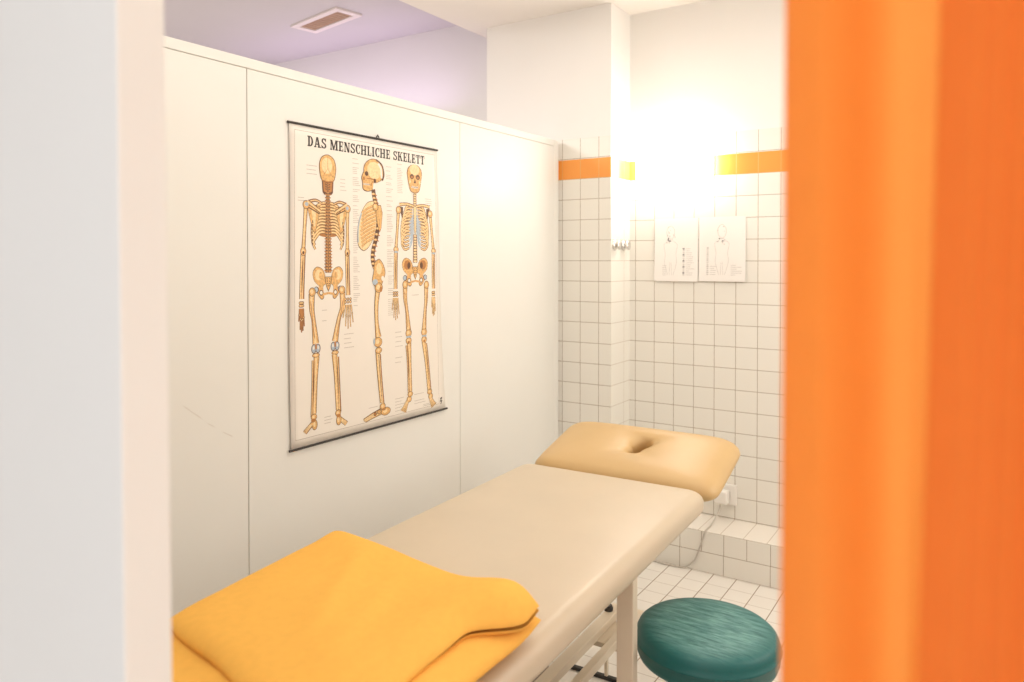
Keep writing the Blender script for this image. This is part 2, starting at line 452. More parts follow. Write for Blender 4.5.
# small dark mark in the lower right corner
pr = Print(PP)
pr.stroke(sm([(72.9, 96.0), (73.9, 95.6), (73.3, 96.6), (73.7, 97.2), (73.1, 98.1)]), 0.45, 0, 1); pr.stroke([(72.6, 96.9), (74.1, 96.9)], 0.4, 0, 1)
obj('maker_mark', pr.bm, M['ink'], pst)

# slab-serif lettering
pr = Print(PP)
def letters(text, u0, u1, vt, vb):
    S, T, Hh = 0.20, 0.115, 0.07     # stem, thin bar, serif overhang
    def glyph(ch):
        q = []   # list of polygons with y up 0..1
        def rect(a, b, c, d): q.append([(a, b), (c, b), (c, d), (a, d)])
        def stem(x, top=True, bot=True, l=Hh, r=Hh):
            rect(x, 0, x+S, 1)
            if bot: rect(x-l, 0, x+S+r, T)
            if top: rect(x-l, 1-T, x+S+r, 1)
        def diag(xa, ya, xb, yb, w): q.append([(xa, ya), (xa+w, ya), (xb+w, yb), (xb, yb)])
        def arc(cx, cy, rx, ry, w, h2, a0, a1, n=12):
            for k in range(n):
                a, b = a0+(a1-a0)*k/n, a0+(a1-a0)*(k+1)/n
                q.append([(cx+rx*math.cos(a), cy+ry*math.sin(a)), (cx+rx*math.cos(b), cy+ry*math.sin(b)),
                          (cx+(rx-w)*math.cos(b), cy+(ry-h2)*math.sin(b)), (cx+(rx-w)*math.cos(a), cy+(ry-h2)*math.sin(a))])
        if ch == 'D':
            stem(Hh, r=0); arc(Hh+S, 0.5, 0.37, 0.5, S, T, -PI/2, PI/2); return q, 0.66
        if ch == 'A':
            diag(0.08, 0, 0.27, 1, 0.13); diag(0.50, 0, 0.28, 1, 0.21); rect(0.18, 0.26, 0.58, 0.26+T)
            rect(0, 0, 0.28, T); rect(0.42, 0, 0.80, T); return q, 0.78
        if ch == 'S':
            arc(0.29, 0.73, 0.27, 0.27, 0.18, T, PI*0.05, PI*1.25); arc(0.29, 0.27, 0.29, 0.27, 0.18, T, -PI*0.95, PI*0.30)
            q.append([(0.06, 0.58), (0.20, 0.66), (0.52, 0.46), (0.40, 0.34)]); rect(0.47, 0.66, 0.55, 1.0); rect(0.01, 0, 0.09, 0.34); return q, 0.58
        if ch == 'C':
            arc(0.36, 0.5, 0.35, 0.5, S, T, PI*0.30, PI*1.70, 18); rect(0.50, 0.62, 0.59, 1.0); rect(0.50, 0.06, 0.57, 0.3); return q, 0.60
        if ch == 'M':
            rect(Hh, 0, Hh+0.11, 1); rect(0, 0, 0.27, T); rect(0, 1-T, 0.2, 1); rect(0.70, 0, 0.70+S, 1); rect(0.62, 0, 0.97, T); rect(0.78, 1-T, 0.97, 1)
            diag(0.36, 0, 0.07, 1, 0.2); diag(0.36, 0, 0.66, 1, 0.13); return q, 0.97
        if ch == 'N':
            rect(Hh, 0, Hh+0.11, 1); rect(0, 0, 0.27, T); rect(0, 1-T, 0.2, 1); diag(0.45, 0, 0.06, 1, 0.22); rect(0.56, 0, 0.67, 1); rect(0.48, 1-T, 0.75, 1); return q, 0.74
        if ch == 'E':
            stem(Hh, r=0); rect(Hh+S, 0, 0.56, T); rect(Hh+S, 1-T, 0.55, 1); rect(Hh+S, 0.45, 0.44, 0.45+T)
            rect(0.49, 0, 0.57, 0.31); rect(0.48, 0.69, 0.56, 1); rect(0.40, 0.36, 0.46, 0.66); return q, 0.60
        if ch == 'L':
            stem(Hh); rect(Hh+S, 0, 0.54, T); rect(0.47, 0, 0.55, 0.36); return q, 0.57
        if ch == 'H':
            stem(Hh); stem(0.50); rect(Hh+S, 0.44, 0.5, 0.44+T); return q, 0.79
        if ch == 'I':
            stem(Hh); return q, 0.36
        if ch == 'K':
            stem(Hh); diag(0.24, 0.40, 0.52, 1, 0.12); diag(0.50, 0, 0.30, 0.58, 0.2); rect(0.46, 1-T, 0.74, 1); rect(0.44, 0, 0.76, T); return q, 0.76
        if ch == 'T':
            stem(0.22, top=False); rect(0.02, 1-T, 0.62, 1); rect(0.02, 0.66, 0.10, 1); rect(0.54, 0.66, 0.62, 1); return q, 0.64
        return q, 0.30
    gs = [glyph(c) for c in text]
    W = sum(w for _, w in gs)+0.07*(len(gs)-1)
    k = (u1-u0)/W; x = 0
    for polys, w in gs:
        for i, p in enumerate(polys):
            pr.poly([(u0+(x+a)*k, vb-b*(vb-vt)) for a, b in p], 0, 1+0.02*i)
        x += w+0.07
letters('DAS MENSCHLICHE SKELETT', 7.0, 63.8, 2.95, 6.25)
obj('title_text', pr.bm, M['ink'], pst, label='black slab-serif title lettering')

OL, BN, LT, SH, BLU, WH = 0, 1, 2, 3, 4, 5
PM = [M['bone_ol'], M['bone'], M['bone_lt'], M['bone_sh'], M['blue'], M['poster']]
def bone(p, pts, w, base=BN, L0=1, ol=0.42, lt=True):
    ws = w if isinstance(w, (list, tuple)) else [w]*len(pts)
    if len(ws) == len(pts) and len(pts) > 2:
        z = sm([(i, a) for i, a in enumerate(ws)], 5); pts2 = sm(pts, 5); ws = [b for _, b in z]
    else: pts2 = pts
    p.stroke(pts2, [a+ol for a in ws], OL, L0)
    p.stroke(pts2, ws, base, L0+1)
    if lt: p.stroke([(a-0.12, b) for a, b in pts2], [a*0.45 for a in ws], LT, L0+2)
def knob(p, u, v, r, ry=None, L0=1, base=BN):
    ry = ry or r
    p.ell(u, v, r+0.18, ry+0.18, OL, L0); p.ell(u, v, r, ry, base, L0+1); p.ell(u-0.15*r, v-0.1*ry, r*0.5, ry*0.55, LT, L0+2)
def hand(p, u, v0, v1, spread, thin=False):
    k = (v1-v0)
    for i in range(6): knob(p, u-spread*0.35+spread*0.35*(i % 3), v0+0.10*k+0.09*k*(i//3), 0.34, L0=1)
    for i, (f, ln) in enumerate(((-1.0, 0.66), (-0.5, 0.92), (0.0, 1.0), (0.5, 0.95), (1.0, 0.82))):
        a = (u+f*spread*0.42, v0+0.27*k); b = (u+f*spread*0.72, v0+k*ln)
        m1 = (a[0]+(b[0]-a[0])*0.5, a[1]+(b[1]-a[1])*0.5)
        bone(p, [a, m1, b], [0.50, 0.36, 0.26], L0=1, ol=0.24, lt=not thin, base=SH if thin else BN)
        knob(p, m1[0], m1[1], 0.24, L0=2)
def forearm(p, e, w, back):
    bone(p, [(e[0]-0.35, e[1]+0.6), ((e[0]+w[0])/2-0.55, (e[1]+w[1])/2), (w[0]-0.35, w[1])], [0.95, 0.6, 0.8], L0=1)
    bone(p, [(e[0]+0.4, e[1]+0.8), ((e[0]+w[0])/2+0.45, (e[1]+w[1])/2), (w[0]+0.35, w[1])], [0.75, 0.55, 0.9], base=SH, L0=1)
def leg(p, h, k, a, back):
    s = 1 if h[0] > k[0] else -1
    bone(p, [(h[0]+0.3*s, h[1]), (h[0]+0.25*s, h[1]+5), ((h[0]+k[0])/2+0.2*s, (h[1]+k[1])/2), (k[0], k[1]-1.6)], [2.1, 1.7, 1.35, 2.3], L0=2)
    p.stroke(sm([(h[0]+0.75*s, h[1]+2), ((h[0]+k[0])/2+0.6*s, (h[1]+k[1])/2), (k[0]+0.5*s, k[1]-3)]), [0.05]+[0.32]*9+[0.05], SH, 5)
    if back:
        for q in (-0.85, 0.85):
            p.ell(k[0]+q, k[1], 1.05, 1.5, OL, 5); p.ell(k[0]+q, k[1], 0.82, 1.25, BLU, 6); p.ell(k[0]+q*1.1, k[1]-0.3, 0.35, 0.6, WH, 7)
        p.ell(k[0], k[1]-0.6, 0.4, 1.0, SH, 8); knob(p, k[0], k[1]+2.1, 1.4, 0.55, L0=5)
    else:
        knob(p, k[0], k[1]-0.8, 1.55, 1.3, L0=4); knob(p, k[0], k[1]+2.0, 1.45, 1.1, L0=4); p.ell(k[0], k[1]+0.6, 1.5, 0.35, BLU, 8); p.ell(k[0], k[1]+2.6, 0.5, 0.6, SH, 8)
    bone(p, [(k[0]+0.25*s*-1, k[1]+2.6), ((k[0]+a[0])/2-0.2*s, (k[1]+a[1])/2), (a[0], a[1])], [2.0, 1.25, 1.35], L0=3)
    bone(p, [(k[0]+1.15*s, k[1]+3.6), ((k[0]+a[0])/2+1.05*s, (k[1]+a[1])/2), (a[0]+0.95*s, a[1]+0.8)], [0.8, 0.5, 0.8], base=SH, L0=3)
def spine(p, u, v0, v1, w0, w1, n, front):
    p.stroke([(u, v0), (u, v1)], [w0+0.2, w1+0.2], OL, 8)
    for i in range(n):
        t = (i+0.5)/n; v = v0+(v1-v0)*t; w = w0+(w1-w0)*t; h = (v1-v0)/n
        p.ell(u, v, w/2, h*0.40, LT if front else BN, 9, 12)
        if not front:
            p.stroke([(u, v-h*0.3), (u, v+h*0.55)], [0.35, 0.15], OL, 10)
            for s in (-1, 1): p.stroke([(u, v), (u+s*(w/2+0.55), v-0.25)], [0.5, 0.3], SH, 9.5)
        else:
            for s in (-1, 1): p.ell(u+s*(w/2), v, 0.25, h*0.25, SH, 10, 8)
def pelvis(p, u, v0, v1, w, front):
    h = v1-v0
    for s in (-1, 1):
        pts = sm([(u+s*1.0, v0+h*0.42), (u+s*w*0.35, v0+h*0.10), (u+s*w*0.75, v0), (u+s*w, v0+h*0.16), (u+s*w*0.92, v0+h*0.42), (u+s*w*0.62, v0+h*0.60),
                  (u+s*w*0.80, v0+h*0.72), (u+s*w*0.50, v0+h*0.98), (u+s*w*0.30, v0+h*0.92), (u+s*w*0.36, v0+h*0.62), (u+s*1.0, v0+h*0.52)])
        c = (u+s*w*0.6, v0+h*0.4)
        p.poly([(c[0]+(a-c[0])*1.05, c[1]+(b-c[1])*1.04) for a, b in pts], OL, 4); p.poly(pts, BN, 5)
        p.ell(u+s*w*0.62, v0+h*0.24, w*0.26, h*0.17, SH if front else LT, 6); p.ell(u+s*w*0.50, v0+h*0.26, w*0.12, h*0.12, OL if front else BN, 6.5)
        p.ell(u+s*w*0.48, v0+h*0.80, w*0.13, h*0.09, OL, 6); p.ell(u+s*w*0.48, v0+h*0.80, w*0.09, h*0.06, WH, 7)
        p.ell(u+s*w*0.80, v0+h*0.70, w*0.16, h*0.10, OL, 6); p.ell(u+s*w*0.82, v0+h*0.70, w*0.12, h*0.08, BLU, 7)
    p.stroke([(u-w*0.4, v0+h*0.86), (u, v0+h*0.82), (u+w*0.4, v0+h*0.86)], [0.8, 0.7, 0.8], BN, 7)
    p.poly([(u-1.7, v0+h*0.30), (u+1.7, v0+h*0.30), (u+0.9, v0+h*0.62), (u, v0+h*0.78), (u-0.9, v0+h*0.62)], OL, 7)
    p.poly([(u-1.4, v0+h*0.32), (u+1.4, v0+h*0.32), (u+0.7, v0+h*0.61), (u, v0+h*0.73), (u-0.7, v0+h*0.61)], BN, 8)
    for i in range(4):
        for s in (-1, 1): p.ell(u+s*0.55*(1-i*0.15), v0+h*(0.37+0.075*i), 0.2, 0.2, OL, 9, 8)
def ribs(p, u, v0, v1, w, front):
    n = 11
    if not front:
        for s in (-1, 1): p.poly(sm([(u+s*0.6, v0), (u+s*w*0.5, v0+0.3), (u+s*w*0.88, v0+4), (u+s*w*0.98, v0+8.5), (u+s*w*0.55, v0+10.5), (u+s*0.6, v0+11)]), SH, 1)
    for i in range(n):
        t = i/(n-1); v = v0+(v1-v0)*0.66*t
        ww = w*(0.55+0.45*math.sin(min(1, 0.18+t*0.95)*PI*0.62)); d = 1.6+2.3*t
        for s in (-1, 1):
            if front:
                pts = [(u+s*1.4, v-0.5), (u+s*ww*0.7, v-0.3), (u+s*ww, v+d*0.7), (u+s*ww*0.78, v+d*1.3), (u+s*ww*0.45, v+d*1.15)]
                bone(p, pts, [0.5, 0.62, 0.62, 0.6, 0.5], base=BN, L0=3+0.02*i, ol=0.36)
                if i > 2: p.stroke(sm([(u+s*ww*0.45, v+d*1.15), (u+s*ww*0.28, v+d*0.75), (u+s*1.0, min(v+d*0.2, v0+11)-0.2*i)]), 0.62, BLU, 6+0.02*i)
                if i < 7: p.ell(u+s*ww*0.62, v+d*0.55, 0.42, 0.42, OL, 2.9, 8)
            else:
                pts = [(u+s*0.9, v), (u+s*ww*0.55, v+0.2), (u+s*ww, v+d*0.9), (u+s*ww*0.82, v+d*1.75), (u+s*ww*0.6, v+d*2.2)]
                bone(p, pts[:4] if i < 7 else pts[:3+(i < 10)], [0.6, 0.7, 0.7, 0.45][:4 if i < 7 else 3+(i < 10)], base=BN, L0=3+0.02*i, ol=0.36)
                p.ell(u+s*ww*1.0, v+d*0.95, 0.25, 0.5, OL, 7, 8)

# back view
p = Print(PP); u = 15.2
pelvis(p, u, 44.2, 54.4, 6.3, False); ribs(p, u, 23.6, 38, 6.7, False)
for s, sh, el, wr, hd in ((-1, (6.2, 24.6), (5.0, 39.2), (4.3, 54.0), (4.0, 64.4)), (1, (23.8, 25.0), (23.6, 39.4), (23.9, 53.6), (23.7, 64.6))):
    pts = [(u+s*3.4, 25), (u+s*7.6, 24.2), (u+s*8.2, 26.2), (u+s*6.4, 32.4), (u+s*5.4, 33.2), (u+s*4.0, 28.5)]
    c = (u+s*6, 27.5); p.poly([(c[0]+(a-c[0])*1.06, c[1]+(b-c[1])*1.06) for a, b in pts], OL, 6.5); p.poly(pts, BN, 7)
    p.poly([(u+s*5.0, 26.6), (u+s*6.9, 26), (u+s*5.9, 31.5), (u+s*5.3, 31)], LT, 8)
    bone(p, [(u+s*3.2, 26.4), (u+s*6, 24.9), (u+s*8.4, 23.6)], [0.8, 0.8, 1.1], base=BN, L0=9)
    p.stroke([(u+s*3.6, 27.2), (u+s*8, 25.4)], 0.4, OL, 8.5)
    bone(p, [(u+s*2.2, 24.0), (u+s*5, 23.0), (u+s*8, 23.6)], [0.4, 0.6, 0.7], base=SH, L0=5)
    knob(p, sh[0], sh[1], 1.2, L0=9, base=BN); p.ell(sh[0]-s*0.2, sh[1]-0.2, 0.7, 0.6, BLU, 12)
    bone(p, [sh, ((sh[0]+el[0])/2, (sh[1]+el[1])/2), el], [1.35, 0.95, 1.25], L0=4)
    knob(p, el[0], el[1], 1.0, 1.2, L0=6); p.ell(el[0], el[1]+0.4, 0.4, 0.5, OL, 9); forearm(p, el, wr, True)
hand(p, 4.2, 54.2, 64.4, 1.5, True); hand(p, 23.8, 53.8, 64.8, 3.2)
leg(p, (8.6, 52.6), (9.9, 70.0), (9.2, 90.6), True); leg(p, (21.0, 52.4), (18.0, 70.0), (19.2, 91.0), True)
for c in ((8.5, 52.0), (21.1, 51.8)): knob(p, c[0], c[1], 1.25, L0=7)
for s, a in ((-1, (9.0, 92.2)), (1, (19.3, 92.6))):
    knob(p, a[0], a[1]-0.6, 1.1, 0.9, L0=6); knob(p, a[0]+0.3, a[1]+1.9, 1.0, 1.5, L0=7)
    p.ell(a[0]+s*0.2, a[1]+0.4, 1.0, 0.5, SH, 9); p.ell(a[0]+s*1.0, a[1]+1.3, 0.7, 0.5, OL, 6); p.ell(a[0]+s*1.0, a[1]+1.3, 0.5, 0.32, BN, 9)
    for i in range(4): bone(p, [(a[0]+s*0.5, a[1]+0.9+0.25*i), (a[0]+s*2.2, a[1]+2.0+0.35*i), (a[0]+s*(4.2-0.3*i), a[1]+3.3+0.25*i)], [0.7, 0.5, 0.35], L0=5, ol=0.3, base=SH if s < 0 else BN)
spine(p, u, 19.5, 46, 1.3, 2.4, 26, False)
p.poly([(u-2.5, 16), (u+2.5, 16), (u+2.2, 20.2), (u+1.4, 21), (u-1.4, 21), (u-2.2, 20.2)], OL, 7); p.poly([(u-2.0, 16), (u-1.1, 16), (u-0.9, 20.2), (u-1.8, 19.8)], SH, 8)
p.poly([(u+2.0, 16), (u+1.1, 16), (u+0.9, 20.2), (u+1.8, 19.8)], SH, 8); spine(p, u, 17, 20, 1.2, 1.3, 4, False)
sk = sm([(u-3.2, 14), (u-3.35, 11.5), (u-2.4, 9.2), (u, 8.2), (u+2.4, 9.2), (u+3.35, 11.5), (u+3.2, 14), (u+2.4, 16.2), (u, 16.9), (u-2.4, 16.2), (u-3.2, 14)])
p.poly([(u+(a-u)*1.07, 12.6+(b-12.6)*1.05) for a, b in sk], OL, 11); p.poly(sk, BN, 12); p.ell(u-0.3, 11.6, 2.3, 2.6, LT, 13)
p.stroke([(u, 8.6), (u, 12.6)], 0.14, SH, 14); p.stroke([(u-2.2, 15.2), (u, 12.6), (u+2.2, 15.2)], 0.16, SH, 14); p.stroke([(u-2.4, 16.4), (u, 16.8), (u+2.4, 16.4)], 0.4, SH, 14)
obj('skeleton_drawing', p.bm, PM, pst, smooth='raw', label='skeleton printed in back view')

# side view
p = Print(PP)
rib = sm([(36.6, 21.6), (33.0, 22.6), (30.0, 26.5), (28.5, 31.5), (28.6, 36.4), (31.0, 38.6), (33.6, 37.4), (36.0, 34), (38.2, 28), (38.6, 24), (36.6, 21.6)])
p.poly([(33.5+(a-33.5)*1.035, 30+(b-30)*1.03) for a, b in rib], OL, 2); p.poly(rib, LT, 3)
for i in range(10):
    t = i/9; v = 23.2+11.5*t
    p.stroke(sm([(37.8-1.2*t, v-0.6), (33.5-0.8*t, v+0.9), (29.6+1.6*abs(t-0.6), v+2.6)]), 0.62, BN, 4); p.stroke(sm([(37.8-1.2*t, v-0.1), (33.5-0.8*t, v+1.35), (29.8+1.6*abs(t-0.6), v+3.05)]), 0.16, SH, 5)
p.stroke(sm([(30.2, 26), (28.7, 31), (28.6, 36)]), 0.5, BLU, 6)
sp = sm([(36.0, 17.6), (36.6, 20.5), (37.9, 24), (38.4, 29), (37.4, 34), (35.8, 38.5), (35.6, 42.5), (37.2, 45.5)], 5)
p.stroke(sp, 1.9, OL, 7)
acc = 0.0
for (a0, b0), (a, b) in zip(sp, sp[1:]):
    acc += math.hypot(a-a0, b-b0)
    if acc > 1.15:
        acc = 0.0; p.ell(a-0.15, b, 0.85, 0.42, BN, 8, 10); p.ell(a-0.3, b-0.1, 0.4, 0.22, LT, 8.5, 8); p.ell(a+0.95, b+0.3, 0.65, 0.24, SH, 9, 8, 0.5)
pts = [(37.0, 23.2), (39.6, 23.0), (40.4, 25.6), (39.8, 30.6), (39.0, 32.2), (37.8, 28.6)]
p.poly([(38.9+(a-38.9)*1.12, 27.5+(b-27.5)*1.05) for a, b in pts], OL, 10); p.poly(pts, BN, 11); knob(p, 37.0, 23.6, 1.2, L0=11)
pts = sm([(36.4, 43.0), (38.6, 41.8), (40.6, 43.6), (41.6, 46.4), (40.6, 49.0), (39.4, 51), (37.0, 51.2), (35.4, 49.2), (36.0, 46), (36.4, 43.0)])
p.poly([(38.5+(a-38.5)*1.07, 46.5+(b-46.5)*1.05) for a, b in pts], OL, 10); p.poly(pts, BN, 11); p.ell(38.6, 45, 1.4, 2, LT, 12); p.ell(40.4, 48.4, 0.7, 0.9, WH, 13)
p.ell(36.6, 49.6, 1.3, 1.0, BLU, 13); knob(p, 38.4, 51.6, 1.8, 1.6, L0=13); p.ell(39.4, 52.2, 0.7, 1, SH, 16)
bone(p, [(38.0, 52.4), (37.2, 58), (37.4, 64), (38.2, 69)], [2.0, 1.6, 1.5, 2.6], L0=9)
knob(p, 38.0, 70.6, 1.9, 1.6, L0=12); p.ell(36.1, 70.2, 0.45, 1.1, BLU, 15); knob(p, 38.3, 73.5, 1.5, 1.0, L0=12)
bone(p, [(37.9, 73.6), (38.6, 82), (40.0, 92)], [1.9, 1.5, 1.5], L0=9); bone(p, [(38.8, 75), (39.6, 83), (40.6, 92.5)], [0.8, 0.6, 1.0], base=SH, L0=11)
knob(p, 40.4, 93.4, 1.3, 1.0, L0=12); knob(p, 42.0, 95.4, 2.3, 1.3, L0=13)
p.ell(41.0, 94.6, 0.9, 0.4, SH, 17); p.ell(38.6, 95.1, 1.1, 0.8, OL, 14); p.ell(38.6, 95.1, 0.9, 0.6, BN, 15); p.ell(36.6, 95.5, 0.8, 0.7, OL, 14); p.ell(36.6, 95.5, 0.6, 0.5, SH, 15)
for i in range(4): bone(p, [(40.0, 94.6+0.3*i), (36.2, 95.2+0.35*i), (31.0+0.3*i, 96.6+0.2*i)], [1.0, 0.7, 0.45], L0=9, base=BN if i % 2 else SH)
sk = sm([(31.6, 11.8), (32.0, 9.6), (34.0, 7.8), (37.0, 7.2), (39.8, 8.4), (41.0, 11.0), (40.4, 13.6), (38.0, 15.0), (36.2, 15.3), (35.6, 17.6), (33.0, 18.3), (31.2, 17.6), (31.0, 15.4), (30.6, 13.8), (31.6, 11.8)])
p.poly([(36+(a-36)*1.05, 12.5+(b-12.5)*1.04) for a, b in sk], OL, 10); p.poly(sk, BN, 11); p.ell(36.6, 11, 3.4, 3.0, LT, 12)
p.stroke(sm([(37.6, 7.2), (40.4, 8.8), (41.4, 12.0), (40.6, 14.2)]), 0.6, OL, 13); p.stroke(sm([(38.6, 8.4), (40.0, 10.2), (40.2, 13.4)]), 0.9, WH, 13)
p.ell(32.8, 12.4, 0.85, 0.8, OL, 14); p.ell(31.5, 14.2, 0.5, 0.65, SH, 14); p.ell(36.8, 14.6, 0.6, 0.8, OL, 14); p.stroke([(32.8, 14.0), (36.4, 14.1)], 0.4, SH, 14); p.stroke([(31.2, 16.1), (34.2, 16.1)], 0.5, WH, 14); p.stroke([(31.2, 16.1), (34.6, 16.1)], 0.14, OL, 15)
p.stroke([(34.8, 16.5), (35.6, 14.8)], 0.4, SH, 14)
obj('skeleton_drawing', p.bm, PM, pst, smooth='raw', label='skeleton printed in side view')

# front view
p = Print(PP); u = 58.1
ribs(p, u, 22.4, 38.6, 7.7, True)
p.poly([(u-1.0, 22.0), (u+1.0, 22.0), (u+0.8, 25), (u+0.7, 31), (u, 33), (u-0.7, 31), (u-0.8, 25)], OL, 8); p.poly([(u-0.8, 22.2), (u+0.8, 22.2), (u+0.6, 25), (u+0.5, 31), (u, 32.6), (u-0.5, 31), (u-0.6, 25)], LT, 9)
spine(p, u, 32.6, 43, 1.7, 2.1, 10, True); spine(p, u, 16.8, 22, 1.3, 1.5, 6, True)
pelvis(p, u, 41.4, 51.6, 7.2, True)
for s, sh, el, wr in ((-1, (49.0, 24.0), (47.5, 38.2), (47.2, 52.4)), (1, (67.0, 24.6), (69.0, 38.6), (69.0, 53.0))):
    bone(p, [(u+s*0.8, 22.2), (u+s*4.5, 21.6), (u+s*8.6, 22.0)], [0.8, 0.7, 0.9], L0=8)
    pts = [(u+s*6.6, 22.8), (u+s*8.8, 22.6), (u+s*7.6, 25.8), (u+s*6.8, 29)]; p.poly(pts, OL, 2)
    knob(p, sh[0], sh[1], 1.25, L0=8)
    bone(p, [sh, ((sh[0]+el[0])/2, (sh[1]+el[1])/2), el], [1.35, 0.9, 1.3], L0=4, base=BN)
    knob(p, el[0], el[1], 1.2, 0.9, L0=6); p.ell(el[0], el[1]+0.9, 1.0, 0.4, BLU, 9); forearm(p, el, wr, False)
hand(p, 47.2, 52.6, 63.6, 2.6); hand(p, 68.9, 53.4, 63.6, 1.6)
leg(p, (52.7, 51.2), (54.3, 69.6), (55.4, 90.4), False); leg(p, (64.2, 51.6), (63.2, 70.0), (66.0, 91.4), False)
for c in ((52.4, 51.0), (64.6, 51.4)): knob(p, c[0], c[1], 1.35, L0=8)
for s, a in ((-1, (55.2, 91.6)), (1, (66.4, 92.4))):
    knob(p, a[0], a[1]-0.2, 1.3, 0.9, L0=7); knob(p, a[0]+s*0.6, a[1]+1.6, 1.2, 1.0, L0=6)
    for i in range(5): bone(p, [(a[0]+s*(0.4+0.25*i)-0.5, a[1]+2.0), (a[0]+s*(1.2+0.5*i)-0.6, a[1]+4.0), (a[0]+s*(2.0+0.62*i)-0.6, a[1]+6.2-0.3*i)], [0.55, 0.45, 0.4], L0=5, ol=0.25)
sk = sm([(u-4.2, 10.2), (u-3.6, 8.4), (u-1.8, 7.2), (u, 6.9), (u+1.8, 7.2), (u+3.4, 8.4), (u+3.9, 10.2), (u+3.5, 12.4), (u+3.1, 14.2), (u+2.2, 16.4), (u, 17.1), (u-2.4, 16.4), (u-3.3, 14.2), (u-3.8, 12.4), (u-4.2, 10.2)])
p.poly([(u+(a-u)*1.05, 11.5+(b-11.5)*1.04) for a, b in sk], OL, 10); p.poly(sk, BN, 11); p.ell(u-0.2, 8.7, 2.8, 2.0, LT, 12)
for s in (-1, 1): p.ell(u+s*1.7, 11.3, 1.15, 0.95, OL, 13); p.ell(u+s*1.7, 11.5, 0.6, 0.45, SH, 14); p.ell(u+s*2.8, 13.2, 0.5, 0.7, LT, 14)
p.poly([(u, 12.0), (u+0.7, 13.6), (u-0.7, 13.6)], OL, 13); p.stroke([(u-1.9, 15.0), (u, 15.25), (u+1.9, 15.0)], 0.7, WH, 13); p.stroke([(u-2.0, 15.0), (u, 15.25), (u+2.0, 15.0)], 0.16, OL, 14)
for k in range(-4, 5): p.stroke([(u+k*0.42, 14.6), (u+k*0.42, 15.6)], 0.08, SH, 14)
obj('skeleton_drawing', p.bm, PM, pst, smooth='raw', label='skeleton printed in front view')

# ------------------------------------------------------------------ two printed sheets on the tiles
def paper_sheet(x0, x1, z0, z1, which, label):
    t = thing('hanging_paper_sheet', label, 'paper', ((x0+x1)/2, 3.45, z0), 'printed sheets on the back wall')
    W, H = x1-x0, z1-z0
    def F(u_, v_, layer):
        bow = 0.003+0.006*(v_/30.0)**2+0.002*math.sin(u_/21*PI)
        return (x0+u_/21.0*W, 3.449-bow-layer*0.00015, z1-v_/30.0*H)
    b_ = bmesh.new(); gg = [[b_.verts.new(F(21*i/8, 30*j/10, 0)) for i in range(9)] for j in range(11)]
    for j in range(10):
        for i in range(8): b_.faces.new((gg[j][i], gg[j+1][i], gg[j+1][i+1], gg[j][i+1]))
    obj('sheet', b_, M['paper'], t, smooth=True)
    q = Print(F)
    c = 8.0 if which == 0 else 10.5
    q.stroke(sm([(c-1.6, 8.5), (c-1.8, 5.5), (c, 3.6), (c+1.8, 5.5), (c+1.6, 8.5), (c, 10), (c-1.6, 8.5)]), 0.22, 1 if which else 0, 1)
    for s in (-1, 1):
        q.stroke(sm([(c+s*0.9, 10), (c+s*1.4, 11), (c+s*3.2, 12.5), (c+s*2.6, 17), (c+s*2.9, 21), (c+s*1.3, 27)]), 0.16, 0, 1)
        q.stroke([(c+s*0.3, 21), (c+s*0.6, 27)], 0.14, 0, 1)
    for k in range(14): q.ell(c+random.uniform(-2.2, 2.2), random.uniform(4, 13), random.uniform(0.15, 0.4), random.uniform(0.15, 0.4), 0, 2, 8)
    for k in range(5 if which == 0 else 2): q.ell(c+random.uniform(-1.2, 1.2), random.uniform(9.5, 12), 0.4, 0.35, 2, 3, 8)
    cx = 13.8 if which == 0 else 3.6
    for k in range(14):
        v_ = 14.5+0.95*k
        q.stroke([(cx, v_), (cx+0.9, v_)], 0.5 if k % 3 else 0.7, 2 if (k % 3 == 0 and which == 0) else 0, 1)
        if k > 8 or which == 0: q.stroke([(cx+1.6, v_), (cx+1.6+random.uniform(1.2, 4), v_)], 0.22, 0, 1)
    for k in range(6): q.stroke([(14.5 if which else 4, 22.5+0.9*k), (14.5+random.uniform(2, 5) if which else 6, 22.5+0.9*k)], 0.22, 0, 1)
    obj('print', q.bm, [M['paper_ink'], M['paper_pink'], M['paper_dark']], t, smooth='raw')
paper_sheet(-1.401, -1.181, 1.286, 1.590, 0, 'left sheet of the faint printed pair on the tiles below the lamp')
paper_sheet(-1.177, -0.957, 1.290, 1.592, 1, 'right sheet of the faint printed pair, beside the orange curtain')

# ------------------------------------------------------------------ socket, plug and cord
so = thing('wall_socket', 'white square wall socket above the tiled ledge', 'socket', (-1.04, 3.45, 0.297))
obj('cover_plate', boxbm(-1.088, -0.992, 3.438, 3.4495, 0.249, 0.345), M['white_plastic'], so, bevel=0.003)
bm = bmesh.new(); lathe(bm, [(0, -0.001), (0.026, -0.001), (0.026, -0.003), (0.022, -0.003), (0.022, -0.0005), (0, -0.0005)], (-1.04, 3.438, 0.297), 'Y', 32)
obj('socket_ring', bm, M['white_plastic'], so, smooth=False)
cd = thing('power_cord', 'thin grey power cord hanging from the plug over the ledge', 'cord', (-1.055, 3.40, 0.27))
obj('plug', boxbm(-1.082, -1.022, 3.385, 3.434, 0.262, 0.322), M['white_plastic'], cd, bevel=0.008, label='white plug')
pts = [(-1.058, 3.408, 0.264), (-1.062, 3.405, 0.235), (-1.066, 3.35, 0.202), (-1.068, 3.28, 0.188), (-1.070, 3.226, 0.184), (-1.075, 3.222, 0.165), (-1.095, 3.222, 0.10), (-1.12, 3.218, 0.04), (-1.165, 3.21, 0.008),
       (-1.24, 3.205, 0.005), (-1.36, 3.20, 0.005), (-1.44, 3.10, 0.005)]
